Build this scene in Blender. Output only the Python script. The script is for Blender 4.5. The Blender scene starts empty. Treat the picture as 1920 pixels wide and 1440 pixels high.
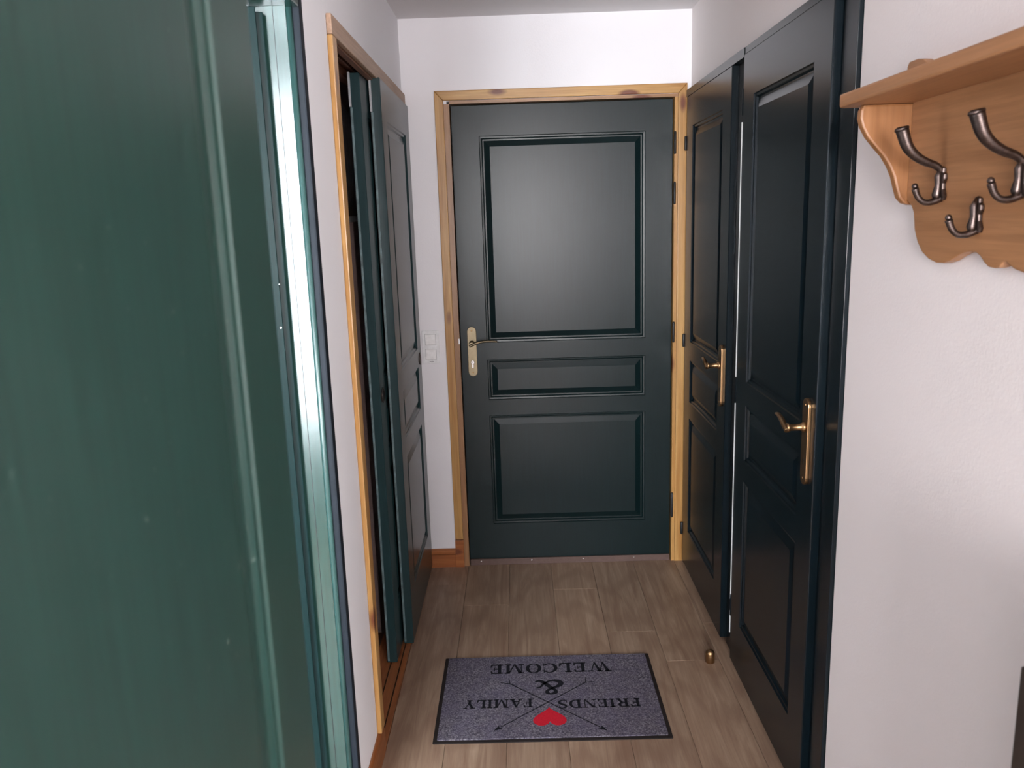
import bpy, bmesh, math, random
from mathutils import Vector, Matrix
random.seed(7)
PI = math.pi
SC = bpy.context.scene
COL = SC.collection

# ------------------------------------------------------------------ camera
PITCH, ROLL, YAW, CAMH, FPX = .20255157, -.03202122, .010927, 1.59107448, 1522.19284
def camera():
    cy, sy = math.cos(YAW), math.sin(YAW)
    f0 = Vector((-sy, cy, 0)); r0 = Vector((cy, sy, 0)); u0 = Vector((0, 0, 1))
    f = f0*math.cos(PITCH) - u0*math.sin(PITCH); u = u0*math.cos(PITCH) + f0*math.sin(PITCH)
    rr = r0*math.cos(ROLL) + u*math.sin(ROLL); uu = u*math.cos(ROLL) - r0*math.sin(ROLL)
    cd = bpy.data.cameras.new('camera'); cam = bpy.data.objects.new('camera', cd); COL.objects.link(cam)
    cd.sensor_fit = 'HORIZONTAL'; cd.sensor_width = 36; cd.lens = FPX/1920*36; cd.clip_start = .02
    m = Matrix((rr, uu, -f)).transposed().to_4x4(); m.translation = Vector((0, 0, CAMH))
    cam.matrix_world = m
    cd.dof.use_dof = True; cd.dof.focus_distance = 3.3; cd.dof.aperture_fstop = 9.0
    SC.camera = cam
camera()

# ------------------------------------------------------------------ world, daylight, exposure
w = bpy.data.worlds.new('world'); SC.world = w; w.use_nodes = True
w.node_tree.nodes['Background'].inputs[0].default_value = (.80, .90, 1, 1)
w.node_tree.nodes['Background'].inputs[1].default_value = 1.0
SC.view_settings.view_transform = 'Standard'; SC.view_settings.look = 'None'
SC.view_settings.gamma = 1; SC.view_settings.use_curve_mapping = False
SC.view_settings.exposure = 0.12
def window_light(name, loc, sx, sz, power, color):
    l = bpy.data.lights.new(name, 'AREA'); l.shape = 'RECTANGLE'; l.size = sx; l.size_y = sz
    l.energy = power; l.color = color
    o = bpy.data.objects.new(name, l); COL.objects.link(o); o.location = loc
    o.rotation_euler = (PI/2, 0, 0)      # shines towards +Y
    return o
# daylight entering by the living room's balcony windows and the side room's window
window_light('daylight_balcony', (-.225, -3.33, 1.55), 1.05, 1.3, 330, (1.0, .975, .985))
window_light('daylight_right', (2.05, -3.33, 1.45), 1.1, 1.5, 400, (1.0, .97, .97))
window_light('daylight_side_room', (-1.2, -.62, 1.38), 1.1, 1.75, 240, (.86, .95, 1.0))
lamp = bpy.data.lights.new('hall_lamp', 'POINT')

# ------------------------------------------------------------------ helpers
def link(o, parent=None):
    COL.objects.link(o)
    if parent is not None: o.parent = parent
    return o
def tag(o, label=None, cat=None, group=None, kind=None):
    if label: o['label'] = label
    if cat: o['category'] = cat
    if group: o['group'] = group
    if kind: o['kind'] = kind
    return o
def empty(name, loc=(0, 0, 0), rz=0):
    o = bpy.data.objects.new(name, None); COL.objects.link(o); o.location = loc
    o.rotation_euler = (0, 0, rz); o.empty_display_size = .05
    return o
class MB:
    def __init__(s): s.v = []; s.f = []; s.sm = []
    def add(s, vs, fs, smooth=False):
        n = len(s.v); s.v += [tuple(v) for v in vs]
        for f in fs: s.f.append([i+n for i in f]); s.sm.append(smooth)
        return s
    def box(s, a, b, bev=0.0):
        x0, y0, z0 = [min(p, q) for p, q in zip(a, b)]; x1, y1, z1 = [max(p, q) for p, q in zip(a, b)]
        if bev > 0:
            bm = bmesh.new(); bmesh.ops.create_cube(bm, size=1)
            for v in bm.verts: v.co = Vector(((x0+x1)/2+v.co.x*(x1-x0), (y0+y1)/2+v.co.y*(y1-y0), (z0+z1)/2+v.co.z*(z1-z0)))
            bmesh.ops.bevel(bm, geom=bm.edges[:], offset=bev, segments=2, profile=.6, affect='EDGES')
            bm.verts.index_update()
            s.add([v.co[:] for v in bm.verts], [[v.index for v in f.verts] for f in bm.faces]); bm.free()
            return s
        return s.add([(x0,y0,z0),(x1,y0,z0),(x1,y1,z0),(x0,y1,z0),(x0,y0,z1),(x1,y0,z1),(x1,y1,z1),(x0,y1,z1)],
                     [(0,3,2,1),(4,5,6,7),(0,1,5,4),(1,2,6,5),(2,3,7,6),(3,0,4,7)])
    def prism(s, pts, axis, a, b, bev=0.0):
        """polygon (2-D points) extruded along an axis from a to b; pts are the two other axes in xyz order"""
        def P(p, t):
            if axis == 0: return (t, p[0], p[1])
            if axis == 1: return (p[0], t, p[1])
            return (p[0], p[1], t)
        bm = bmesh.new()
        lo = [bm.verts.new(P(p, a)) for p in pts]; hi = [bm.verts.new(P(p, b)) for p in pts]
        n = len(pts)
        f1 = bm.faces.new(lo); f2 = bm.faces.new(hi)
        for i in range(n): bm.faces.new((lo[i], lo[(i+1) % n], hi[(i+1) % n], hi[i]))
        bmesh.ops.recalc_face_normals(bm, faces=bm.faces[:])
        if bev:
            ed = [e for e in bm.edges if (e.verts[0] in lo) == (e.verts[1] in lo)]
            bmesh.ops.bevel(bm, geom=ed, offset=bev, segments=2, profile=.6, affect='EDGES')
        bmesh.ops.triangulate(bm, faces=[f for f in bm.faces if len(f.verts) > 4])
        bm.verts.index_update()
        s.add([v.co[:] for v in bm.verts], [[v.index for v in f.verts] for f in bm.faces]); bm.free()
        return s
    def tube(s, pts, rad, seg=14, flat=None, caps=True):
        """swept circle; rad number or list; flat = list of (a, b) half-axes: a sideways, b up"""
        pts = [Vector(p) for p in pts]; n = len(pts)
        if not isinstance(rad, (list, tuple)): rad = [rad]*n
        base = len(s.v); up = None
        for i, p in enumerate(pts):
            t = (pts[min(i+1, n-1)] - pts[max(i-1, 0)]).normalized()
            if up is None:
                up = Vector((0, 0, 1)) if abs(t.z) < .9 else Vector((0, 1, 0))
            side = t.cross(up).normalized(); up = side.cross(t).normalized()
            for k in range(seg):
                a = 2*PI*k/seg
                ra, rb = (rad[i], rad[i]) if not flat else flat[i]
                s.v.append(tuple(p + side*math.cos(a)*ra + up*math.sin(a)*rb))
        for i in range(n-1):
            for k in range(seg):
                q = (k+1) % seg
                s.f.append([base+i*seg+k, base+i*seg+q, base+(i+1)*seg+q, base+(i+1)*seg+k]); s.sm.append(True)
        if caps:
            s.f.append([base+k for k in range(seg)][::-1]); s.sm.append(False)
            s.f.append([base+(n-1)*seg+k for k in range(seg)]); s.sm.append(False)
        return s
    def lathe(s, prof, origin, axis='Z', seg=24):
        """prof = list of (radius, height)"""
        base = len(s.v); o = Vector(origin)
        for r, h in prof:
            for k in range(seg):
                a = 2*PI*k/seg; c, d = r*math.cos(a), r*math.sin(a)
                v = (c, d, h) if axis == 'Z' else (h, c, d) if axis == 'X' else (c, h, d)
                s.v.append(tuple(o + Vector(v)))
        for i in range(len(prof)-1):
            for k in range(seg):
                q = (k+1) % seg
                s.f.append([base+i*seg+k, base+i*seg+q, base+(i+1)*seg+q, base+(i+1)*seg+k]); s.sm.append(True)
        s.f.append([base+k for k in range(seg)][::-1]); s.sm.append(False)
        s.f.append([base+(len(prof)-1)*seg+k for k in range(seg)]); s.sm.append(False)
        return s
    def mesh(s, name, m, fix=True):
        me = bpy.data.meshes.new(name); me.from_pydata(s.v, [], s.f)
        me.polygons.foreach_set('use_smooth', s.sm); me.materials.append(m)
        if fix:
            bm = bmesh.new(); bm.from_mesh(me); bmesh.ops.recalc_face_normals(bm, faces=bm.faces[:]); bm.to_mesh(me); bm.free()
        me.update()
        return me
    def build(s, name, m, parent=None, fix=True):
        return link(bpy.data.objects.new(name, s.mesh(name, m, fix)), parent)
def smooth_curve(pts, n=6):
    """Catmull-Rom through points of any dimension"""
    out = []; P = [pts[0]] + list(pts) + [pts[-1]]
    for i in range(1, len(P)-2):
        for k in range(n):
            t = k/n; r = []
            for d in range(len(P[i])):
                a, b, c, e = P[i-1][d], P[i][d], P[i+1][d], P[i+2][d]
                r.append(.5*((2*b)+(-a+c)*t+(2*a-5*b+4*c-e)*t*t+(-a+3*b-3*c+e)*t**3))
            out.append(tuple(r))
    out.append(tuple(pts[-1]))
    return out

# ------------------------------------------------------------------ materials
class NT:
    def __init__(s, name):
        s.m = bpy.data.materials.new(name); s.m.use_nodes = True; s.t = s.m.node_tree
        s.b = s.t.nodes['Principled BSDF']
    def n(s, typ, **kw):
        nd = s.t.nodes.new(typ)
        for k, v in kw.items():
            if k in nd.inputs: nd.inputs[k].default_value = v
            else: setattr(nd, k, v)
        return nd
    def l(s, a, b): s.t.links.new(a, b)
    def coords(s, scale=(1, 1, 1), rnd=0, rot=(0, 0, 0)):
        tc = s.n('ShaderNodeTexCoord'); mp = s.n('ShaderNodeMapping'); mp.inputs['Scale'].default_value = scale
        mp.inputs['Rotation'].default_value = rot
        src = tc.outputs['Object']
        if rnd:
            oi = s.n('ShaderNodeObjectInfo'); mul = s.n('ShaderNodeVectorMath', operation='MULTIPLY')
            cb = s.n('ShaderNodeCombineXYZ')
            for i in range(3): s.l(oi.outputs['Random'], cb.inputs[i])
            s.l(cb.outputs[0], mul.inputs[0]); mul.inputs[1].default_value = (rnd, rnd*1.7, rnd*.6)
            ad = s.n('ShaderNodeVectorMath', operation='ADD'); s.l(src, ad.inputs[0]); s.l(mul.outputs[0], ad.inputs[1]); src = ad.outputs[0]
        s.l(src, mp.inputs[0]); return mp.outputs[0]
    def noise(s, vec, scale=5, detail=4, rough=.5, dist=0):
        nd = s.n('ShaderNodeTexNoise'); nd.inputs['Scale'].default_value = scale; nd.inputs['Detail'].default_value = detail
        nd.inputs['Roughness'].default_value = rough; nd.inputs['Distortion'].default_value = dist
        s.l(vec, nd.inputs['Vector']); return nd.outputs['Fac']
    def ramp(s, fac, stops, interp='LINEAR'):
        r = s.n('ShaderNodeValToRGB'); r.color_ramp.interpolation = interp; e = r.color_ramp.elements
        while len(e) < len(stops): e.new(.5)
        for q, (p, c) in zip(e, stops):
            q.position = p; q.color = (c[0], c[1], c[2], 1) if hasattr(c, '__len__') else (c, c, c, 1)
        s.l(fac, r.inputs[0]); return r.outputs[0]
    def mix(s, fac, a, b, mode='MIX'):
        m = s.n('ShaderNodeMix', data_type='RGBA', blend_type=mode)
        for sock, v in ((m.inputs[0], fac), (m.inputs[6], a), (m.inputs[7], b)):
            if hasattr(v, 'links'): s.l(v, sock)
            elif hasattr(v, '__len__'): sock.default_value = (v[0], v[1], v[2], 1)
            else: sock.default_value = v
        return m.outputs[2]
    def bump(s, h, strength=.3, dist=.001):
        b = s.n('ShaderNodeBump'); b.inputs['Strength'].default_value = strength; b.inputs['Distance'].default_value = dist
        s.l(h, b.inputs['Height']); s.l(b.outputs[0], s.b.inputs['Normal'])
    def set(s, base=None, rough=None, metal=None, spec=None, **kw):
        for nm, v in (('Base Color', base), ('Roughness', rough), ('Metallic', metal), ('Specular IOR Level', spec)):
            if v is None: continue
            if hasattr(v, 'links'): s.l(v, s.b.inputs[nm])
            elif hasattr(v, '__len__'): s.b.inputs[nm].default_value = (v[0], v[1], v[2], 1)
            else: s.b.inputs[nm].default_value = v
        for k, v in kw.items(): s.b.inputs[k.replace('_', ' ')].default_value = v
        return s.m

def wall_paint(name, col):
    t = NT(name); v = t.coords()
    n = t.noise(v, 150, 3, .6); n2 = t.noise(v, 2.2, 3, .5)
    c = t.mix(t.ramp(n2, [(.3, 0), (.7, 1)]), [x*.985 for x in col], col)
    t.bump(n, .35, .0012)
    return t.set(base=c, rough=.62, spec=.35)
M_WALL = wall_paint('white_wallpaper', (.83, .82, .85))
M_WALLR = wall_paint('warm_lit_white_wallpaper', (.83, .775, .765))  # the white wallpaper with the warm light on this side tinted into its colour
M_CEIL = wall_paint('ceiling_paint', (.74, .72, .73))

def green_paint(name, col, rough, grain=.35, spec=.5, speck=0):
    t = NT(name)
    v = t.coords((1, 1, .05)); g = t.noise(v, 170, 3, .5, .2)
    t.bump(g, grain, .00025)
    c = t.mix(t.ramp(g, [(.35, 0), (.7, 1)]), [x*.88 for x in col], [x*1.12 for x in col])
    if speck:
        sp = t.noise(t.coords(), 95, 2, .5)
        c = t.mix(t.ramp(sp, [(.70, 0), (.78, speck)]), c, (.16, .22, .19))
    return t.set(base=c, rough=rough, spec=spec)
M_GREEN = green_paint('dark_green_door_paint', (.0032, .0112, .0125), .31, .4, .27)
M_GREEN2 = green_paint('dark_green_side_door_paint', (.0035, .0086, .0122), .27, .15, .32)
M_GREENL = green_paint('green_door_paint', (.0085, .031, .0255), .36, .25, .6, .3)
M_GREEN3 = green_paint('green_side_room_door_paint', (.006, .021, .022), .35, .15, .2)
M_GREENF = green_paint('green_frame_gloss', (.014, .043, .036), .20, .04, .72)
M_SLIDE = green_paint('grey_green_sliding_door_paint', (.013, .036, .040), .28, .3, .5)

def pine(name, axis, light=(.55, .325, .115), dark=(.38, .18, .05), rough=.34, knots=True, rot=(0, 0, 0)):
    t = NT(name)
    sc = [9.0, 9.0, 9.0]; sc[axis] = .55
    v = t.coords(sc, 3.1)
    n = t.noise(v, 3.0, 5, .6, .8)
    sc2 = [40.0]*3; sc2[axis] = 1.2
    n2 = t.noise(t.coords(sc2, 1.3), 4, 4, .6, .3)
    c = t.mix(t.ramp(n, [(.35, 0), (.65, 1)]), dark, light)
    c = t.mix(t.ramp(n2, [(.42, .0), (.6, .35)]), c, [x*.72 for x in dark])
    if knots:
        sk = [11.0]*3; sk[axis] = 4.2
        vo = t.n('ShaderNodeTexVoronoi'); vo.inputs['Scale'].default_value = 1.0
        t.l(t.coords(sk, 5.7), vo.inputs['Vector'])
        k = t.ramp(vo.outputs['Distance'], [(.13, 1), (.22, 0)])
        c = t.mix(k, c, (.14, .035, .012))
    t.bump(n2, .12, .0008)
    return t.set(base=c, rough=rough, spec=.45)
M_PINE_Z = pine('varnished_pine_upright', 2)
M_PINE_X = pine('varnished_pine_across', 0)
M_PINE_Y = pine('varnished_pine_along', 1)
M_PINE_DK = pine('reddish_pine_skirting', 0, (.42, .15, .045), (.26, .075, .02))
M_PINE_DKY = pine('reddish_pine_skirting_along', 1, (.36, .13, .045), (.22, .07, .02))
M_RACK = pine('honey_pine_rack', 1, (.43, .215, .10), (.35, .165, .072), .42, False)
M_RACKZ = pine('shaded_honey_pine_bracket', 2, (.37, .17, .068), (.30, .13, .046), .42, False)  # rack wood darkened: the brackets' shade is put into the colour

def oak():
    t = NT('greige_oak_laminate')
    v = t.coords((7, .55, 1), 9.0); n = t.noise(v, 3.2, 5, .62, 1.6)
    v2 = t.coords((60, 1.6, 1), 5.0); n2 = t.noise(v2, 3, 4, .65, .2)
    w_ = t.n('ShaderNodeTexWave', wave_type='RINGS', rings_direction='X'); w_.inputs['Scale'].default_value = 1.3
    w_.inputs['Distortion'].default_value = 7; w_.inputs['Detail'].default_value = 3; w_.inputs['Detail Scale'].default_value = 1.0
    t.l(t.coords((5.5, .8, 1), 6.0), w_.inputs['Vector'])
    c = t.ramp(n, [(.28, (.22, .132, .088)), (.5, (.31, .21, .145)), (.72, (.41, .295, .21))])
    c = t.mix(t.ramp(w_.outputs['Fac'], [(.0, .42), (.3, 0)]), c, (.20, .12, .08))
    c = t.mix(t.ramp(n2, [(.45, 0), (.68, .4)]), c, (.22, .14, .10))
    oi = t.n('ShaderNodeObjectInfo')
    c = t.mix(.5, c, t.ramp(oi.outputs['Random'], [(0, (.45, .45, .45)), (1, (.57, .56, .55))]), 'OVERLAY')
    t.bump(n2, .12, .0005)
    return t.set(base=c, rough=.42, spec=.45)
M_OAK = oak()
def plain(name, col, rough=.5, metal=0.0, spec=.5, var=.08, scale=60, bump=0):
    t = NT(name); n = t.noise(t.coords(), scale, 3, .6)
    c = t.mix(t.ramp(n, [(.3, 0), (.7, 1)]), [x*(1-var) for x in col], [x*(1+var) for x in col])
    if bump: t.bump(n, bump, .0008)
    return t.set(base=c, rough=rough, metal=metal, spec=spec)
M_BRASS = plain('aged_brass', (.36, .225, .115), .36, 1.0)
M_BRASSP = plain('pale_satin_brass', (.25, .205, .135), .5, 1.0)
M_CHROME = plain('bright_chrome', (.8, .8, .8), .2, 1.0)
M_IRON = plain('burnished_dark_bronze', (.125, .098, .09), .38, 1.0, .5, .3, 120)
M_BLACK = plain('black_hinge_metal', (.012, .012, .013), .45)
M_WHITEPL = plain('white_plastic', (.86, .86, .86), .35)
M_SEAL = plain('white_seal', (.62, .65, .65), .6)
M_BROWNMET = plain('brown_threshold_metal', (.115, .075, .065), .6, 0, .2)
M_RUBBER = plain('dark_brown_rubber', (.018, .013, .012), .7, 0, .3)
M_PRINT = plain('black_mat_print', (.012, .012, .016), .95, 0, .1, .3, 300)
M_RED = plain('red_mat_print', (.50, .015, .03), .95, 0, .1, .15, 300)
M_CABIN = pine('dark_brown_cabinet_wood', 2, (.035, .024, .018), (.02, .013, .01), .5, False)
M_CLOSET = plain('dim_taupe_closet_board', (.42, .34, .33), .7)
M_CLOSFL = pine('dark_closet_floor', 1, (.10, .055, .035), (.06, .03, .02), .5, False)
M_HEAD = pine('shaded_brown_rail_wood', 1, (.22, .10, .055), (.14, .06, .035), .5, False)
M_SHELFW = plain('white_melamine', (.75, .74, .73), .4)
M_BEDDING = plain('dark_blue_grey_bedding', (.13, .125, .17), .9, 0, .2, .3, 12)
def pile():
    t = NT('speckled_grey_mat_pile')
    n = t.noise(t.coords(), 210, 3, .7); n2 = t.noise(t.coords(), 14, 4, .6); n3 = t.noise(t.coords(), 160, 2, .7)
    c = t.ramp(n, [(.34, (.035, .030, .042)), (.5, (.118, .106, .130)), (.66, (.27, .25, .28))])
    c = t.mix(t.ramp(n2, [(.35, 0), (.65, .35)]), c, (.10, .085, .15))
    c = t.mix(t.ramp(n3, [(.62, 0), (.75, .6)]), c, (.035, .03, .045))
    t.bump(n, .9, .002)
    return t.set(base=c, rough=.95, spec=.1)
M_PILE = pile()
def film():
    t = NT('crinkled_clear_plastic_film')
    n = t.noise(t.coords((1, 1, .45)), 26, 4, .6, 1.5); t.bump(n, .9, .01)
    gl = t.b; tr = t.n('ShaderNodeBsdfTransparent'); mx = t.n('ShaderNodeMixShader'); mx.inputs[0].default_value = .45
    t.set(base=(.85, .85, .92), rough=.22, spec=.8)
    out = t.t.nodes['Material Output']
    t.l(tr.outputs[0], mx.inputs[1]); t.l(gl.outputs[0], mx.inputs[2]); t.l(mx.outputs[0], out.inputs[0])
    return t.m
M_FILM = film()
def glass():
    t = NT('window_glass'); tr = t.n('ShaderNodeBsdfTransparent'); gl = t.n('ShaderNodeBsdfGlossy'); gl.inputs['Roughness'].default_value = .02
    mx = t.n('ShaderNodeMixShader'); mx.inputs[0].default_value = .06
    t.l(tr.outputs[0], mx.inputs[1]); t.l(gl.outputs[0], mx.inputs[2]); t.l(mx.outputs[0], t.t.nodes['Material Output'].inputs[0])
    return t.m
M_GLASS = glass()

# ------------------------------------------------------------------ room shell
XL, XR, YB, H = -.46, .745, 3.554, 2.40
def struct(name, mb, m, label=None, parent=None):
    o = mb.build(name, m, parent)
    if parent is None: tag(o, label, None, None, 'structure')
    return o
fl = struct('floor', MB().box((-2.9, -3.4, -.10), (3.1, 3.75, -.008)), M_OAK, 'greige oak laminate floor of long planks')
# planks: boundaries read from the photograph, 0.191 m wide
xs = [XL+.012, -.267, -.076, .115, .306, .497, .688, .745]
joint = [3.355, 3.15, 2.42, 3.28, 2.90, 2.68, 2.95]
PL = 1.285; cache = {}
for i in range(len(xs)-1):
    a, b = xs[i], xs[i+1]
    cuts = [3.60]; y = joint[i]
    while y > -3.3: cuts.append(y); y -= PL
    cuts.append(-3.38)
    for y1, y0 in zip(cuts, cuts[1:]):
        wd, ln = b-a-.0010, y1-y0-.0010
        key = (round(wd, 4), round(ln, 3))
        if key not in cache:
            m_ = MB(); t_ = .0007
            m_.add([(-wd/2,-ln/2,-.008),(wd/2,-ln/2,-.008),(wd/2,ln/2,-.008),(-wd/2,ln/2,-.008),
                    (-wd/2,-ln/2,-t_),(wd/2,-ln/2,-t_),(wd/2,ln/2,-t_),(-wd/2,ln/2,-t_),
                    (-wd/2+t_,-ln/2+t_,0),(wd/2-t_,-ln/2+t_,0),(wd/2-t_,ln/2-t_,0),(-wd/2+t_,ln/2-t_,0)],
                   [(0,1,5,4),(1,2,6,5),(2,3,7,6),(3,0,4,7),(4,5,9,8),(5,6,10,9),(6,7,11,10),(7,4,8,11),(8,9,10,11)])
            cache[key] = m_.mesh('plank', M_OAK)
        o = link(bpy.data.objects.new('plank', cache[key]), fl); o.location = ((a+b)/2, (y0+y1)/2, 0)

struct('ceiling', MB().box((-2.9, -3.4, H), (3.1, 3.75, H+.1)), M_CEIL, 'plain off-white painted ceiling')
struct('wall_back', MB().box((-.62, YB, 0), (-.275, 3.66, H)).box((.688, YB, 0), (.9, 3.66, H)).box((-.275, YB, 2.072), (.688, 3.66, H))
       .box((-1.25, 3.66, 0), (.9, 3.75, H)), M_WALL, 'white wall at the end of the hallway around the entrance door')
struct('wall_left', MB().box((-.56, 1.892, 0), (XL, 2.168, H)).box((-.56, 2.168, 2.10), (XL, YB, H)).box((-.56, .97, 2.09), (XL, 1.892, H))
       .box((-.56, -.15, 0), (XL, .97, H)).box((XL, -.15, 0), (-.262, -.05, H)), M_WALL, 'white textured wall on the left of the hallway')
struct('wall_right', MB().box((XR, -.05, 0), (.86, 1.832, H)).box((XR, 1.832, 2.082), (.86, YB, H)).box((.80, 1.832, 0), (.86, YB, 2.082))
       .box((.745, 3.535, 0), (.80, YB, 2.082)), M_WALLR, 'white textured wall, tinted pinkish for the warm light, on the right with the coat rack')
struct('wall_side_room', MB().box((-2.9, 2.02, 0), (-.56, 2.10, H)).box((-2.9, -.6, 0), (-2.8, 2.02, H))
       .box((-2.8, -.6, 0), (-1.75, -.5, H)).box((-.65, -.6, 0), (-.56, -.5, H)).box((-1.75, -.6, 0), (-.65, -.5, .5)).box((-1.75, -.6, 2.26), (-.65, -.5, H)),
       M_WALL, 'white walls of the side room behind the open green door')
struct('wall_living', MB().box((-1.2, -3.3, 0), (-.75, -3.2, H)).box((-.75, -3.3, 2.25), (3.1, -3.2, H)).box((.3, -3.3, 0), (1.5, -3.2, 2.25)).box((-1.3, -3.3, 0), (-1.2, -.7, H)).box((-1.2, -.8, 0), (-.46, -.7, H)).box((-.56, -.7, 0), (-.46, -.15, H))
       .box((2.6, -3.3, 0), (3.1, -3.2, 2.25)).box((1.5, -3.3, 0), (2.6, -3.2, .5)).box((-.75, -3.3, 0), (.3, -3.2, .85)).box((3.0, -3.2, 0), (3.1, .1, H)).box((.86, -.05, 0), (3.1, .05, H)),
       M_WALL, 'white walls of the living room behind the camera')
def window(name, x0, x1, z0, z1, y, label):
    m_ = MB(); f = .055
    m_.box((x0, y, z0), (x1, y+.06, z0+f)).box((x0, y, z1-f), (x1, y+.06, z1)).box((x0, y, z0+f), (x0+f, y+.06, z1-f)).box((x1-f, y, z0+f), (x1, y+.06, z1-f))
    o = m_.build(name, M_WHITEPL); tag(o, label, None, None, 'structure')
    xm = (x0+x1)/2
    MB().box((xm-.03, y, z0+f), (xm+.03, y+.06, z1-f)).build('mullion', M_WHITEPL, o)
    MB().box((x0+f, y+.028, z0+f), (xm-.03, y+.032, z1-f)).build('pane', M_GLASS, o)
    MB().box((xm+.03, y+.028, z0+f), (x1-f, y+.032, z1-f)).build('pane', M_GLASS, o)
window('window_1', -.75, .3, .85, 2.25, -3.28, 'balcony window behind the camera')
window('window_2', 1.5, 2.6, .5, 2.25, -3.28, 'smaller living room window behind the camera')
window('window_3', -1.75, -.65, .5, 2.26, -.58, 'window of the side room')

# closet behind the left wall
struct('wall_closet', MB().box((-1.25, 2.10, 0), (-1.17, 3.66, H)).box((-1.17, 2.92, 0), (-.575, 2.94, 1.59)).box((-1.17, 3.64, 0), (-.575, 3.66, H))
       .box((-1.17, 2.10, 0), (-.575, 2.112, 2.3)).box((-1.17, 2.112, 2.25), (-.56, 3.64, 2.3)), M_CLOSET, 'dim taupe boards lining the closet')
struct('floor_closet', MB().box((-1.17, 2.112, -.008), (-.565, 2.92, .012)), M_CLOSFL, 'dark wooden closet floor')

# skirting boards
def skirting(name, pts, m, label):
    o = empty(name); tag(o, label, None, None, 'structure')
    return o
bb = MB().box((-.445, YB-.013, 0), (-.325, YB, .062)).build('baseboard_back', M_PINE_DK)
tag(bb, 'reddish pine skirting board under the light switch', None, None, 'structure')
MB().prism([(YB-.013, .064), (YB-.013, .078), (YB-.006, .088), (YB, .088), (YB, .064)], 0, -.445, -.325).build('moulding', M_PINE_DK, bb)
bl = MB().box((XL, 1.91, 0), (XL+.013, 2.220, .07)).build('baseboard_left', M_PINE_DKY)
tag(bl, 'reddish brown pine skirting board at the foot of the left wall', None, None, 'structure')
MB().prism([(XL+.013, .0705), (XL+.010, .082), (XL+.004, .088), (XL, .088), (XL, .0705)], 1, 1.91, 2.220).build('moulding', M_PINE_DKY, bl)

# ------------------------------------------------------------------ moulded doors
ROWS = [(.20, .718), (.79, .973), (1.05, 1.93)]
def make_door(name, wd, h, t, margin, m, label, z0=.015, rows=ROWS, loc=(0, 0), rz=0, soft=0.0, dp=1.0):
    """leaf: local X 0..wd, front at Y=0 facing -Y; moulded three-panel face; each raised panel a part"""
    mb = MB(); xa, xb = margin, wd-margin
    e = .002
    xs_ = [e, xa, xb, wd-e-soft]; zs = [z0+e] + [q for r in rows for q in r] + [z0+h-e]
    for i in range(3):
        for j in range(len(zs)-1):
            if i == 1 and j % 2 == 1: continue
            mb.add([(xs_[i], 0, zs[j]), (xs_[i+1], 0, zs[j]), (xs_[i+1], 0, zs[j+1]), (xs_[i], 0, zs[j+1])], [(0, 1, 2, 3)])
    # body edges and back
    L = [(e, 0, z0+e), (wd-e-soft, 0, z0+e), (wd-e-soft, 0, z0+h-e), (e, 0, z0+h-e)]
    s2 = e if soft == 0 else .004
    K = [(0, e, z0), (wd, s2, z0), (wd, s2, z0+h), (0, e, z0+h)]
    B = [(0, t, z0), (wd, t, z0), (wd, t, z0+h), (0, t, z0+h)]
    mb.add(L+K+B, [(0,1,5,4),(1,2,6,5),(2,3,7,6),(3,0,4,7),(4,5,9,8),(5,6,10,9),(6,7,11,10),(7,4,8,11),(11,10,9,8)])
    prof = [(0, 0), (.0025, .0045), (.009, .0052), (.0115, .0085), (.0135, .0115), (.019, .0118)]
    prof = [(i, d*dp) for i, d in prof]
    for (a, b) in rows:
        rings = [[(xa+i, d, a+i), (xb-i, d, a+i), (xb-i, d, b-i), (xa+i, d, b-i)] for i, d in prof]
        for r0, r1 in zip(rings, rings[1:]):
            mb.add(r0+r1, [(k, (k+1) % 4, 4+(k+1) % 4, 4+k) for k in range(4)])
    o = mb.build(name, m, fix=False)
    for (a, b) in rows:
        p = MB(); pr = [(.019, .0118), (.040, .0045), (.044, .0030), (.046, .0030)]
        pr = [(i, d*dp) for i, d in pr]
        rings = [[(xa+i, d, a+i), (xb-i, d, a+i), (xb-i, d, b-i), (xa+i, d, b-i)] for i, d in pr]
        for r0, r1 in zip(rings, rings[1:]):
            p.add(r0+r1, [(k, (k+1) % 4, 4+(k+1) % 4, 4+k) for k in range(4)])
        p.add(rings[-1], [(0, 1, 2, 3)])
        p.build('panel', m, o, fix=False)
    tag(o, label, None, None, 'structure')
    o.location = (loc[0], loc[1], 0); o.rotation_euler = (0, 0, rz)
    return o
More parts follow.
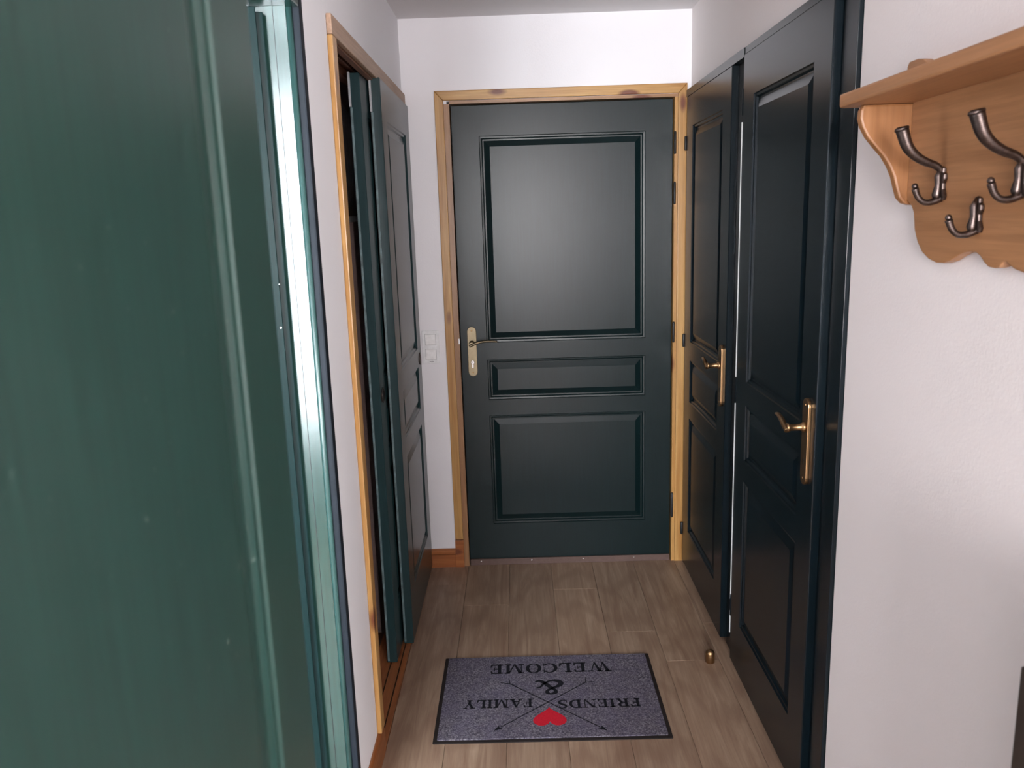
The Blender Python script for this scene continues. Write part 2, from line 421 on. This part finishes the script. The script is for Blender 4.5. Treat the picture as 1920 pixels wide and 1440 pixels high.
def handle(door, x, zc, direction, m, lock='key', z_half=.1125, label=None):
    """long plate with a curved lever; local frame of the door, plate centred at x, lever points +X or -X"""
    pw = .0205; y0 = -.008
    pts = []
    for k in range(9): a = PI*k/8; pts.append((x+pw*math.cos(a), zc+z_half-pw+pw*math.sin(a)))
    for k in range(9): a = PI+PI*k/8; pts.append((x+pw*math.cos(a), zc-z_half+pw+pw*math.sin(a)))
    pl = MB().prism(pts, 1, y0, .0005, .0018).build('handle_plate', m, door)
    if label: pl['label'] = label
    zl = zc + .038; d = direction
    MB().lathe([(.0125, y0+.0005), (.0135, y0-.004), (.0105, y0-.008), (.0085, y0-.010), (.0085, y0-.036), (.0105, y0-.040), (.0105, y0-.046)], (x, 0, zl), 'Y', 20).build('lever_neck', m, pl)
    cv = smooth_curve([(x-d*.008, y0-.045, zl-.006), (x+d*.008, y0-.047, zl+.002), (x+d*.030, y0-.046, zl+.0095), (x+d*.062, y0-.042, zl+.013), (x+d*.092, y0-.037, zl+.012), (x+d*.112, y0-.034, zl+.009)], 5)
    n = len(cv); fl_ = [(.0085-.0022*i/(n-1), .0065-.0028*i/(n-1)) for i in range(n)]
    MB().tube(cv, 1, 14, fl_).build('lever', m, pl)
    if lock == 'cylinder':
        MB().lathe([(.0085, y0+.001), (.0085, y0-.003), (.007, y0-.0035)], (x, 0, zc-.047), 'Y', 20).box((x-.0045, y0-.0025, zc-.073), (x+.0045, y0+.001, zc-.052), .001).build('lock_cylinder', M_CHROME, pl)
        MB().box((x-.0010, y0-.0040, zc-.051), (x+.0010, y0-.0036, zc-.043)).build('keyhole', M_BLACK, pl)
    else:
        MB().lathe([(.0042, y0+.0005), (.0042, y0-.0004)], (x, 0, zc-.048), 'Y', 14).box((x-.002, y0-.0004, zc-.060), (x+.002, y0+.0005, zc-.050)).build('keyhole', M_BLACK, pl)
    for zz in (zc+z_half-.017, zc-z_half+.017):
        MB().lathe([(.0036, y0+.0005), (.0036, y0-.0010), (.0022, y0-.0018)], (x, 0, zz), 'Y', 12).build('screw', M_BRASS, pl)
def hinge(parent, x, y, z, m=M_BLACK, h=.088, w_=.008, flag=True):
    mb = MB()
    mb.lathe([(.0035, -h/2-.004), (.0052, -h/2), (.0052, h/2), (.0035, h/2+.004)], (x, y, z), 'Z', 12)
    if flag: mb.box((x-w_, y+.002, z-h/2), (x+w_, y+.005, z+h/2))
    mb.build('hinge', m, parent)

# entrance door
d1 = make_door('door_1', .932, 2.035, .04, .115, M_GREEN, 'dark green three-panel entrance door closed at the end of the hallway', .02, ROWS, (-.2605, 3.561), 0)
handle(d1, .0505, 1.012, 1, M_BRASSP, 'cylinder', .111)
st = MB().box((.002, -.010, .0005), (.930, -.0005, .030), .001).build('draught_strip', M_BROWNMET, d1)
for x in (.052, .288, .527, .765): MB().lathe([(.003, -.0095), (.003, -.0115)], (x, 0, .021), 'Y', 10).build('screw', M_CHROME, st)
# its pine frame
t1 = MB().prism([(-.325, .135), (-.288, .135), (-.288, 2.0740), (-.325, 2.1125)], 1, 3.540, YB, .003).build('trim_1', M_PINE_Z)
tag(t1, 'varnished golden pine frame around the entrance door', None, None, 'structure')
t1.data.materials[0] = M_PINE_Z
MB().box((-.3255, 3.536, 0), (-.2865, YB, .132), .002).build('plinth_block', M_PINE_DK, t1)
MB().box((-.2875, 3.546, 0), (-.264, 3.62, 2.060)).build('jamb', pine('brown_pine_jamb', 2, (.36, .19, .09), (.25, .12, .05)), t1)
MB().box((.6755, 3.546, 0), (.690, 3.62, 2.060)).build('jamb', M_PINE_Z, t1)
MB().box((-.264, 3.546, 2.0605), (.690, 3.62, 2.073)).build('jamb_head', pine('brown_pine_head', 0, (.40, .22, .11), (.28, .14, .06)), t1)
MB().prism([(-.325, 2.113), (.727, 2.113), (.6905, 2.0745), (-.288, 2.0745)], 1, 3.540, YB, .003).build('head_casing', M_PINE_X, t1)
MB().prism([(.6905, 0), (.727, 0), (.727, 2.1125), (.6905, 2.0740)], 1, 3.540, YB, .003).build('casing', M_PINE_Z, t1)
sp = MB().box((-.2690, 3.5425, 1.050), (-.2625, 3.5455, 1.074), .0008).build('strike_plate', M_WHITEPL, t1); sp['label'] = 'small white strike plate'
for z in (1.876, 1.67, 1.075): hinge(t1, .6775, 3.543, z, M_BLACK, .084, .0045)
hinge(t1, .6775, 3.543, .275, M_BLACK, .11, .006)

# right-hand doors and their painted frame
def right_leaf(name, yfar, wd, top, label):
    d = make_door(name, wd, top-.02, .034, .112, M_GREEN2, label, .02, ROWS, (.72, yfar), -PI/2)
    # rebated lip behind the face on the free edge
    MB().box((wd-.016, .0345, .02), (wd-.002, .046, top-.004)).build('rebate', M_GREEN2, d)
    handle(d, wd-.052, 1.012, -1, M_BRASS, 'key', .1125)
    return d
d2 = right_leaf('door_2', 3.512, .708, 2.052, 'dark green panelled door on the right, next to the entrance door')
d3 = right_leaf('door_3', 2.660, .726, 2.060, 'dark green panelled door on the right, beside the coat rack')
t2 = MB().box((.735, 1.835, 0), (.80, 1.905, 2.082), .001).build('trim_2', M_GREEN2)
tag(t2, 'dark green painted frame around the two right-hand doors', None, None, 'structure')
MB().box((.742, 1.905, 0), (.80, 1.930, 2.06)).build('stop', M_GREEN2, t2)
MB().box((.736, 2.668, 0), (.80, 2.712, 2.082)).build('post', M_GREEN2, t2)
MB().box((.744, 2.712, 0), (.80, 2.800, 2.082)).build('post', M_GREEN2, t2)
MB().box((.7215, 2.668, 2.054), (.80, 3.534, 2.082)).build('header', M_GREEN2, t2)
MB().box((.7235, 1.905, 2.062), (.80, 2.668, 2.082)).build('header', M_GREEN2, t2)
MB().box((.728, 3.514, 0), (.80, 3.534, 2.054)).build('post', M_GREEN2, t2)
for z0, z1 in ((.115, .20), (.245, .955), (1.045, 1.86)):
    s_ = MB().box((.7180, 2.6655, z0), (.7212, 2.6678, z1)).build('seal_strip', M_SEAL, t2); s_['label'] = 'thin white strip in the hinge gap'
for z in (1.92, 1.0, .222): hinge(d3, -.004, .003, z, M_GREEN2, .075, .004, False)
for z in (1.87, 1.04, .17): hinge(d2, -.010, -.002, z, M_BLACK, .05, .003, False)

# near door of the living room, swung fully open beside the camera
d4 = make_door('door_4', .733, 2.03, .038, .087, M_GREENL, 'large green panelled door standing open at the far left', .012, ROWS, (-.205, -.05), PI/2, 0.0, .6)
handle(d4, .733-.048, .975, -1, M_BRASS, 'key', .1)
for z in (1.75, 1.0, .25): hinge(d4, -.005, .004, z, M_BLACK, .075, .004, False)
# side-room door, swung into the side room; only its hinge edge shows past the near door
B_ = math.radians(62); WD4 = .83
d7 = make_door('door_7', WD4, 2.03, .038, .115, M_GREEN3, 'narrow strip of the side-room door, open behind the large green door', .012, ROWS,
               (-.534-WD4*math.sin(B_), 1.828-WD4*math.cos(B_)), PI/2-B_, .0)
MB().box((WD4+.0005, .013, .02), (WD4+.017, .036, 2.035), .002).build('rebate', M_GREEN3, d7)
for x, z, r in ((WD4-.001, 1.46, .0016), (WD4-.006, 1.362, .0028)):
    MB().lathe([(r, -.0003), (r*.6, -.0012)], (x, .0005, z), 'Y', 9).build('paint_chip', M_WHITEPL, d7)
t3 = MB().box((-.557, 1.862, 0), (-.4805, 1.895, 2.05)).build('trim_3', M_GREENF)
tag(t3, 'glossy green frame of the open side-room door', None, None, 'structure')
MB().box((-.4803, 1.866, 0), (-.4515, 1.897, 2.098), .004).build('casing', green_paint('dark_green_casing', (.008, .012, .018), .6, .1, .2), t3)
MB().tube([(-.4735, 1.864, 0), (-.4735, 1.864, 2.052)], .0072, 14).build('bead', green_paint('green_bead_paint', (.028, .07, .066), .3, .05, .7), t3)
MB().box((-.557, .98, 2.0502), (-.4805, 1.895, 2.09)).build('head_jamb', M_GREENF, t3)
MB().box((-.4803, .98, 2.046), (-.4515, 1.8655, 2.098), .004).build('head_casing', M_GREENF, t3)
MB().box((-.557, .975, 0), (-.4515, 1.01, 2.0498)).build('jamb', M_GREENF, t3)
MB().box((-.5085, 1.8612, 0), (-.5072, 1.8622, 2.0495)).build('joint_line', M_BLACK, t3)

# ------------------------------------------------------------------ closet: frame, tracks, sliding doors
t4 = MB().box((XL, 2.168, .0885), (XL+.014, 2.218, 2.055), .003).build('trim_4', M_PINE_Z)
tag(t4, 'golden pine frame of the closet in the left wall', None, None, 'structure')
MB().box((-.575, 2.172, 0), (XL-.0005, 2.232, 2.054)).build('jamb', M_PINE_Z, t4)
MB().box((XL, 2.168, 2.0555), (XL+.014, 3.548, 2.105), .003).build('head_casing', pine('pale_worn_pine', 1, (.46, .31, .22), (.36, .23, .15), .5, False), t4)
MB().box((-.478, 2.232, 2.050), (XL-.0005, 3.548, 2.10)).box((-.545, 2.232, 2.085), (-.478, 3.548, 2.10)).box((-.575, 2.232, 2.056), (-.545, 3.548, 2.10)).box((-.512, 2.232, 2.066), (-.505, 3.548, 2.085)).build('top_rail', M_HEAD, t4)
# threshold board with two tracks
tb = MB()
for a, b in ((-.565, -.5065), (-.5015, -.4705), (-.4655, -.4485)): tb.box((a, 2.222, 0), (b, 3.545, .010))
tb.box((-.5065, 2.222, 0), (-.5015, 3.545, .003)).box((-.4705, 2.222, 0), (-.4655, 3.545, .003))
tbo = tb.build('trim_5', M_PINE_DKY); tag(tbo, 'pine threshold board with two sliding tracks', None, None, 'structure')
MB().box((-.5062, 2.24, .003), (-.5018, 3.54, .0042)).build('track', M_BLACK, tbo)
MB().box((-.4702, 2.24, .003), (-.4658, 3.54, .0042)).build('track', M_BLACK, tbo)
def ring_pull(door, x, z):
    MB().lathe([(.026, -.0005), (.027, -.003), (.022, -.0038), (.018, -.001), (.017, -.0008)], (x, 0, z), 'Y', 28).build('finger_pull', M_IRON, door)
d5 = make_door('door_5', .708, 2.046, .036, .112, M_SLIDE, 'grey-green panelled sliding closet door, the front one', .012, ROWS, (-.437, 2.834), PI/2)
ring_pull(d5, .655, 1.0)
d6 = make_door('door_6', .80, 2.040, .036, .112, M_SLIDE, 'grey-green sliding closet door slid behind the front one', .012, ROWS, (-.4800, 2.700), PI/2)
ring_pull(d6, .052, 1.0)
for d_, t_ in ((d5, .036), (d6, .036)):
    MB().box((-.0035, t_-.006, 1.95), (-.0005, t_+.001, 2.055)).build('guide_strip', plain('grey_guide_%s' % d_.name, (.33, .34, .36), .5), d_)
    MB().box((-.004, t_-.0085, .02), (-.0005, t_-.002, 1.948)).build('edge_strip', plain('worn_edge_%s' % d_.name, (.10, .15, .16), .45, 0, .5, .5, 30), d_)

# shelf and wrapped bedding in the closet
sh = MB().box((-1.165, 2.115, 1.592), (-.572, 3.635, 1.612), .001).build('closet_shelf', M_SHELFW)
tag(sh, 'white board shelf inside the closet, just its front edge showing', 'shelf')
bg = empty('bedding_bag', (-.755, 2.86, 1.613)); tag(bg, 'dark bedding wrapped in crinkled clear plastic on the closet shelf', 'bag')
def blob(sx, sy, sz, amp, seed):
    rnd = random.Random(seed); ph = [rnd.uniform(0, 6) for _ in range(12)]
    mb = MB(); NU, NV = 40, 26; rows_ = []
    for j in range(NV+1):
        v = -PI/2 + PI*j/NV; row = []
        for i in range(NU):
            u = 2*PI*i/NU
            def se(c, p): return math.copysign(abs(c)**p, c)
            x = se(math.cos(v), .45)*se(math.cos(u), .55); y = se(math.cos(v), .45)*se(math.sin(u), .55); z = se(math.sin(v), .5)
            k = 1 + amp*(math.sin(5*u+3*z+ph[0])*.5 + math.sin(9*u-5*z+ph[1])*.3 + math.sin(14*z+4*u+ph[2])*.35)
            row.append((x*sx*k, y*sy*k, (z+1)*sz/2 if z < -.9 else (z*k+1)*sz/2))
        rows_.append(row)
    mb.v = [p for r in rows_ for p in r]
    for j in range(NV):
        for i in range(NU):
            q = (i+1) % NU; mb.f.append([j*NU+i, j*NU+q, (j+1)*NU+q, (j+1)*NU+i]); mb.sm.append(True)
    return mb
blob(.155, .40, .40, .03, 3).build('bedding', M_BEDDING, bg)
blob(.175, .43, .425, .06, 5).build('plastic_cover', M_FILM, bg)

# ------------------------------------------------------------------ light switch
ls = empty('light_switch', (-.3925, YB, 1.0405)); tag(ls, 'white double light switch on the wall left of the entrance door', 'light switch')
MB().box((-.0375, -.009, -.0735), (.0375, 0, .0735), .002).build('cover_plate', plain('switch_plate_plastic', (.80, .81, .82), .3), ls)
for dz in (.033, -.033):
    MB().box((-.0225, -.0125, dz-.0225), (.0225, -.0092, dz+.0225), .0012).build('rocker', M_WHITEPL, ls)
    m_ = MB()
    for s_ in (-1, 1):
        m_.box((-.0242, -.0094, dz+s_*.0236-.0006), (.0242, -.0088, dz+s_*.0236+.0006)).box((s_*.0236-.0006, -.0094, dz-.0242), (s_*.0236+.0006, -.0088, dz+.0242))
    m_.build('gap_line', plain('switch_gap_%d' % (dz > 0), (.35, .35, .36), .6), ls)
MB().box((-.008, -.0098, -.0665), (.010, -.0092, -.0640)).build('small_mark', plain('switch_mark', (.25, .25, .25), .6), ls)

# ------------------------------------------------------------------ brass door stop
ds = empty('door_stop', (.652, 2.668, 0)); tag(ds, 'small domed brass door stop screwed to the floor by the right-hand doors', 'door stop')
MB().lathe([(.0155, 0), (.0165, .001), (.0165, .034), (.0155, .039), (.0125, .0435), (.008, .0465), (.003, .0478), (.0005, .048)], (0, 0, 0), 'Z', 28).build('brass_body', M_BRASS, ds)

# ------------------------------------------------------------------ doormat
mat = empty('doormat', (.066, 2.483, 0)); tag(mat, 'speckled grey doormat with black lettering, crossed arrows and a red heart', 'doormat')
HX, HY = .3725, .248
def rrect(hx, hy, r, n=4):
    out = []
    for cx, cy, a0 in ((hx-r, hy-r, 0), (-hx+r, hy-r, PI/2), (-hx+r, -hy+r, PI), (hx-r, -hy+r, 1.5*PI)):
        for k in range(n+1): a = a0+PI/2*k/n; out.append((cx+r*math.cos(a), cy+r*math.sin(a)))
    return out
MB().prism(rrect(HX, HY, .004), 2, .0002, .0032, .0008).build('rubber_backing', M_RUBBER, mat)
MB().prism([(p[0], p[1]+.0035) for p in rrect(HX-.013, HY-.0095, .004)], 2, .0034, .0072, .001).build('pile', M_PILE, mat)
ZP0, ZP1 = .0073, .0079
def ell(cx, cy, rx, ry, a0, a1, n=20): return [(cx+rx*math.cos(a0+(a1-a0)*k/n), cy+ry*math.sin(a0+(a1-a0)*k/n)) for k in range(n+1)]
def rect(a, b, c, d): return [(a, b), (c, b), (c, d), (a, d)]
def band(o_, i_): return [[o_[k], o_[k+1], i_[k+1], i_[k]] for k in range(len(o_)-1)]
def stroke(pts, ws, n=6):
    cv = smooth_curve([(p[0], p[1], w_) for p, w_ in zip(pts, ws)], n); L_, R_ = [], []
    for k, c in enumerate(cv):
        a = cv[max(k-1, 0)]; b = cv[min(k+1, len(cv)-1)]; dx, dy = b[0]-a[0], b[1]-a[1]; q = math.hypot(dx, dy) or 1
        L_.append((c[0]-dy/q*c[2]/2, c[1]+dx/q*c[2]/2)); R_.append((c[0]+dy/q*c[2]/2, c[1]-dx/q*c[2]/2))
    return band(L_, R_)
T = .095
def serif(x, y, w_=.17, up=False): return rect(x-w_, y, x+w_, y+T)
G = {}
G['I'] = (.42, [rect(.11, 0, .31, 1), rect(0, 0, .42, T), rect(0, 1-T, .42, 1)])
E_ = [rect(.10, 0, .30, 1), rect(0, 0, .72, T), rect(0, 1-T, .70, 1), rect(.30, .46, .52, .46+T), rect(.48, .34, .53, .68), [(.72, 0), (.76, .30), (.70, .30), (.60, T)], [(.70, 1), (.74, .72), (.68, .72), (.58, 1-T)]]
G['E'] = (.78, E_)
G['F'] = (.74, [E_[0], rect(0, 0, .42, T), E_[2], E_[3], E_[4], E_[6]])
G['L'] = (.76, [E_[0], rect(0, 0, .72, T), rect(0, 1-T, .42, 1), [(.72, 0), (.76, .34), (.70, .34), (.58, T)]])
G['O'] = (.96, band(ell(.48, .5, .48, .51, 0, 2*PI, 32), ell(.48, .5, .26, .45, 0, 2*PI, 32)))
G['C'] = (.88, band(ell(.48, .5, .48, .51, .62, 2*PI-.62, 28), ell(.50, .5, .28, .45, .72, 2*PI-.72, 28)) + [rect(.80, .66, .85, 1), rect(.80, .0, .85, .26)])
G['D'] = (.92, [rect(.10, 0, .30, 1), rect(0, 0, .45, T), rect(0, 1-T, .45, 1)] + band(ell(.42, .5, .50, .50, -PI/2, PI/2, 20), ell(.40, .5, .30, .43, -PI/2, PI/2, 20)))
G['R'] = (.92, [rect(.10, 0, .30, 1), rect(0, 0, .40, T), rect(0, 1-T, .45, 1), rect(.28, .46, .46, .46+T)] + band(ell(.46, .735, .34, .265, -PI/2, PI/2, 16), ell(.44, .735, .16, .20, -PI/2, PI/2, 16)) + [[(.42, .49), (.62, .49), (.86, 0), (.64, 0)], rect(.62, 0, .94, T)])
G['N'] = (.98, [rect(.12, 0, .18, 1), rect(.80, 0, .86, 1), [(.06, 1), (.30, 1), (.86, 0), (.76, 0)], rect(0, 0, .32, T), rect(.66, 1-T, .98, 1), rect(0, 1-T, .26, 1)])
G['M'] = (1.2, [rect(.14, 0, .20, 1), rect(.88, 0, 1.08, 1), [(.10, 1), (.34, 1), (.64, .0), (.54, .0)], [(.54, 0), (.62, 0), (.96, 1), (.88, 1)], rect(0, 0, .34, T), rect(.78, 0, 1.2, T), rect(0, 1-T, .30, 1), rect(.88, 1-T, 1.2, 1)])
G['A'] = (1.02, [[(.44, 1), (.50, .92), (.20, 0), (.13, 0)], [(.40, 1), (.56, 1), (.94, 0), (.70, 0)], rect(.24, .28, .72, .28+T), rect(0, 0, .34, T), rect(.60, 0, 1.02, T)])
G['Y'] = (.98, [rect(.40, 0, .60, .46), [(.10, 1), (.32, 1), (.60, .42), (.40, .42)], [(.80, 1), (.87, 1), (.58, .42), (.50, .42)], rect(0, 1-T, .42, 1), rect(.66, 1-T, .98, 1), rect(.28, 0, .72, T)])
G['W'] = (1.42, [[(.10, 1), (.32, 1), (.54, 0), (.44, 0)], [(.44, 0), (.50, 0), (.72, .94), (.66, .94)], [(.60, 1), (.80, 1), (1.04, 0), (.94, 0)], [(.94, 0), (1.0, 0), (1.26, 1), (1.19, 1)], rect(0, 1-T, .42, 1), rect(.52, 1-T, .90, 1), rect(1.06, 1-T, 1.42, 1)])
G['S'] = (.72, stroke([(.62, .80), (.52, .95), (.30, .97), (.13, .82), (.20, .64), (.44, .50), (.60, .34), (.54, .10), (.34, .02), (.16, .06), (.08, .20)], [.05, .07, .10, .15, .18, .20, .19, .15, .09, .07, .05], 4) + [rect(.60, .68, .65, .98), rect(.05, .02, .10, .32)])
def word(txt, x0, x1, ytop, ybase, gap=.10):
    """reads along -X with letter tops towards -Y; x0 = start (right in the photograph)"""
    total = sum(G[c][0] for c in txt) + gap*(len(txt)-1); k = (x1-x0)/total; mb = MB(); cur = 0
    for c in txt:
        for poly in G[c][1]:
            pts = [(x0+(cur+p[0])*k - mat.location.x, ybase+(ytop-ybase)*p[1] - mat.location.y) for p in poly]
            mb.add([(p[0], p[1], ZP1) for p in pts]+[(p[0], p[1], ZP0) for p in pts],
                   [tuple(range(len(pts)))] + [(i, (i+1) % len(pts), len(pts)+(i+1) % len(pts), len(pts)+i) for i in range(len(pts))])
        cur += G[c][0] + gap
    o = mb.build('lettering', M_PRINT, mat); return o
word('WELCOME', .292, -.140, 2.612, 2.672)
word('FRIENDS', .364, .092, 2.397, 2.443)
word('FAMILY', .008, -.222, 2.408, 2.455)
def add_flat(name, polys, m):
    mb = MB()
    for poly in polys:
        pts = [(p[0]-mat.location.x, p[1]-mat.location.y) for p in poly]; n = len(pts)
        mb.add([(p[0], p[1], ZP1) for p in pts]+[(p[0], p[1], ZP0) for p in pts], [tuple(range(n))] + [(i, (i+1) % n, n+(i+1) % n, n+i) for i in range(n)])
    return mb.build(name, m, mat)
amp = stroke([(.98, .10), (.80, .02), (.62, .20), (.46, .46), (.28, .70), (.26, .90), (.42, .99), (.56, .88), (.50, .70), (.30, .54), (.10, .38), (.05, .16), (.24, .02), (.48, .06), (.68, .28), (.80, .50), (.92, .52)],
             [.05, .13, .17, .17, .13, .15, .10, .14, .12, .12, .18, .20, .14, .09, .10, .07, .10], 5)
add_flat('ampersand', [[(.112-.096*p[0], 2.562-.082*p[1]) for p in q] for q in amp], M_PRINT)
def arrow(tail, tip, f1, f2):
    tx, ty = tail; ex, ey = tip; L_ = math.hypot(ex-tx, ey-ty); dx, dy = (ex-tx)/L_, (ey-ty)/L_; nx, ny = -dy, dx; h = .0016
    def line(a, b, h):
        l2 = math.hypot(b[0]-a[0], b[1]-a[1]); u, v = -(b[1]-a[1])/l2*h, (b[0]-a[0])/l2*h
        return [(a[0]+u, a[1]+v), (b[0]+u, b[1]+v), (b[0]-u, b[1]-v), (a[0]-u, a[1]-v)]
    bx, by = ex-dx*.030, ey-dy*.030
    return add_flat('arrow', [line(tail, (bx, by), h), line(tail, f1, .0014), line(tail, f2, .0014),
                    [(ex, ey), (bx+nx*.0095, by+ny*.0095), (bx+dx*.006, by+dy*.006), (bx-nx*.0095, by-ny*.0095)]], M_PRINT)
arrow((-.068, 2.547), (.240, 2.273), (-.072, 2.578), (-.100, 2.555))
arrow((.193, 2.545), (-.118, 2.286), (.197, 2.576), (.224, 2.548))
hp = []
for k in range(40):
    a = 2*PI*k/40; x = 16*math.sin(a)**3; y = 13*math.cos(a)-5*math.cos(2*a)-2*math.cos(3*a)-math.cos(4*a)
    hp.append((.0615+x/16*.054, 2.3385-(y-2.5)/14.5*.0505))
hb_ = MB(); c_ = (.0615, 2.335); n = len(hp)
hb_.v = [(p[0]-mat.location.x, p[1]-mat.location.y, ZP1) for p in hp]+[(c_[0]-mat.location.x, c_[1]-mat.location.y, ZP1)]
for k in range(n): hb_.f.append([k, (k+1) % n, n]); hb_.sm.append(False)
hb_.build('heart', M_RED, mat)

# ------------------------------------------------------------------ coat rack
XF = .727
rack = empty('coat_rack', (XR, 1.09, 1.60)); tag(rack, 'honey pine coat rack with shelf and bronze hooks on the right wall', 'coat rack')
def rk(mb): 
    mb.v = [(v[0]-XR, v[1]-1.09, v[2]-1.60) for v in mb.v]; return mb
half = [(1.550, 1.842), (1.5505, 1.60), (1.530, 1.588), (1.520, 1.575), (1.513, 1.546), (1.500, 1.525), (1.480, 1.507), (1.455, 1.496), (1.428, 1.4905), (1.403, 1.491), (1.382, 1.496), (1.362, 1.504), (1.342, 1.511), (1.322, 1.5135), (1.305, 1.513), (1.293, 1.508),
        (1.281, 1.499), (1.268, 1.4925), (1.252, 1.4915), (1.240, 1.494), (1.231, 1.501), (1.223, 1.5025), (1.214, 1.4985), (1.200, 1.493), (1.175, 1.489), (1.14, 1.4865), (1.09, 1.4855)]
prof = half + [(2.18-y, z) for y, z in half[::-1][1:]]
back = [(1.5505, 1.796)] + prof[1:-1] + [(.6295, 1.796)]
rk(MB().prism(back, 0, XF, XR, .0025)).build('back_board', M_RACK, rack)
for f_ in (lambda y: y, lambda y: 2.18-y):
    rk(MB().prism([(f_(y), z) for y, z in [(1.583, 1.797), (1.583, 1.839), (1.576, 1.846), (1.545, 1.846), (1.525, 1.842), (1.50, 1.830), (1.48, 1.815), (1.455, 1.804), (1.42, 1.797)]], 0, XF+.001, XR, .0015)).build('top_ear', M_RACK, rack)
sh_pts = [(.610, 1.590), (.618, 1.602), (XR, 1.602), (XR, .578), (.618, .578), (.610, .590)]
rk(MB().prism([(p[0], p[1]) for p in sh_pts], 2, 1.7715, 1.7955, .004)).build('shelf_board', M_RACK, rack)
br = [(.640, 1.771), (.635, 1.762), (.634, 1.748), (.639, 1.732), (.649, 1.715), (.664, 1.697), (.680, 1.680), (.692, 1.662), (.701, 1.643), (.707, 1.622), (.713, 1.604), (.722, 1.594), (.734, 1.590), (XR, 1.590), (XR, 1.771)]
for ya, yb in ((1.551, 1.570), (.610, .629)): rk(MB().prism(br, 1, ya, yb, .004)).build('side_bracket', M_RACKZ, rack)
def hook(y, z, big=True):
    """cast hook: waisted plate on the board, knob, small lower prong and, when big, a long horn-shaped upper prong"""
    pl = [(-.012, -.030), (-.004, -.028), (0, -.031), (.004, -.028), (.012, -.030), (.015, -.022), (.0095, -.010), (.009, 0), (.013, .008), (.0125, .016), (.008, .020), (.008, .027), (0, .031), (-.008, .027), (-.008, .020), (-.0125, .016), (-.013, .008), (-.009, 0), (-.0095, -.010), (-.015, -.022)]
    mb = MB().prism([(y+p[0], z+p[1]*.92) for p in pl], 0, XF-.007, XF-.0002, .002)
    mb.tube([(XF-.006, y, z+.026), (XF-.0105, y, z+.012), (XF-.0095, y, z-.002), (XF-.0115, y, z-.018), (XF-.009, y, z-.027)], [.003, .006, .005, .0075, .006], 12)
    mb.lathe([(.0005, -.0165), (.004, -.0155), (.0055, -.012), (.0045, -.008), (.003, -.006), (.003, 0)], (XF, y, z-.010), 'X', 14)
    pr = smooth_curve([(XF-.004, y, z-.024), (XF-.018, y, z-.030), (XF-.032, y, z-.0295), (XF-.042, y, z-.021), (XF-.048, y, z-.007)], 5)
    k = len(pr); mb.tube(pr, [.0068-.0022*math.sin(PI*i/(k-1)*.8)+.0006*(i/(k-1)) for i in range(k)], 12)
    mb.lathe([(.001, -.002), (.0045, 0), (.0055, .003), (.0035, .007), (.0005, .008)], (XF-.0485, y, z-.006), 'Z', 12)
    if big:
        pr = smooth_curve([(XF-.004, y, z+.020), (XF-.016, y, z+.030), (XF-.034, y, z+.037), (XF-.052, y, z+.048), (XF-.066, y, z+.064), (XF-.076, y, z+.090)], 6)
        k = len(pr); mb.tube(pr, 1, 16, [(.0058+.0068*(i/(k-1))**1.2, .0056+.0048*(i/(k-1))**1.3) for i in range(k)])
        mb.tube([(XF-.076, y, z+.090), (XF-.0772, y, z+.0935), (XF-.0775, y, z+.095)], 1, 16, [(.0126, .0104), (.0112, .0090), (.007, .0055)])
    return rk(mb).mesh('hook', M_IRON)
zero = (0, 0)
mbig = hook(0, 1.624, True); msml = hook(0, 1.572, False)
for y, me in ((1.420, mbig), (1.195, mbig), (.985, mbig), (.760, mbig), (1.303, msml), (1.09, msml), (.877, msml)):
    link(bpy.data.objects.new('hook', me), rack).location = (0, y, 0)

# ------------------------------------------------------------------ dark cabinet at the lower right
cb = empty('cabinet', (.64, .45, 0)); tag(cb, 'dark brown cabinet against the right wall, only its edge showing at lower right', 'cabinet')
MB().box((-.088, -.30, .05), (.104, .362, 1.10), .003).build('body', M_CABIN, cb)
MB().box((-.080, -.29, .0), (.10, .355, .0495)).build('plinth', M_CABIN, cb)
MB().box((-.095, -.305, 1.1005), (.104, .367, 1.122), .003).build('top_board', M_CABIN, cb)
for ya, yb in ((-.295, .028), (.032, .357)):
    dr = MB().box((-.1045, ya, .06), (-.0885, yb, 1.095), .002).build('cabinet_door', M_CABIN, cb)
bpy.data.lights.remove(lamp)
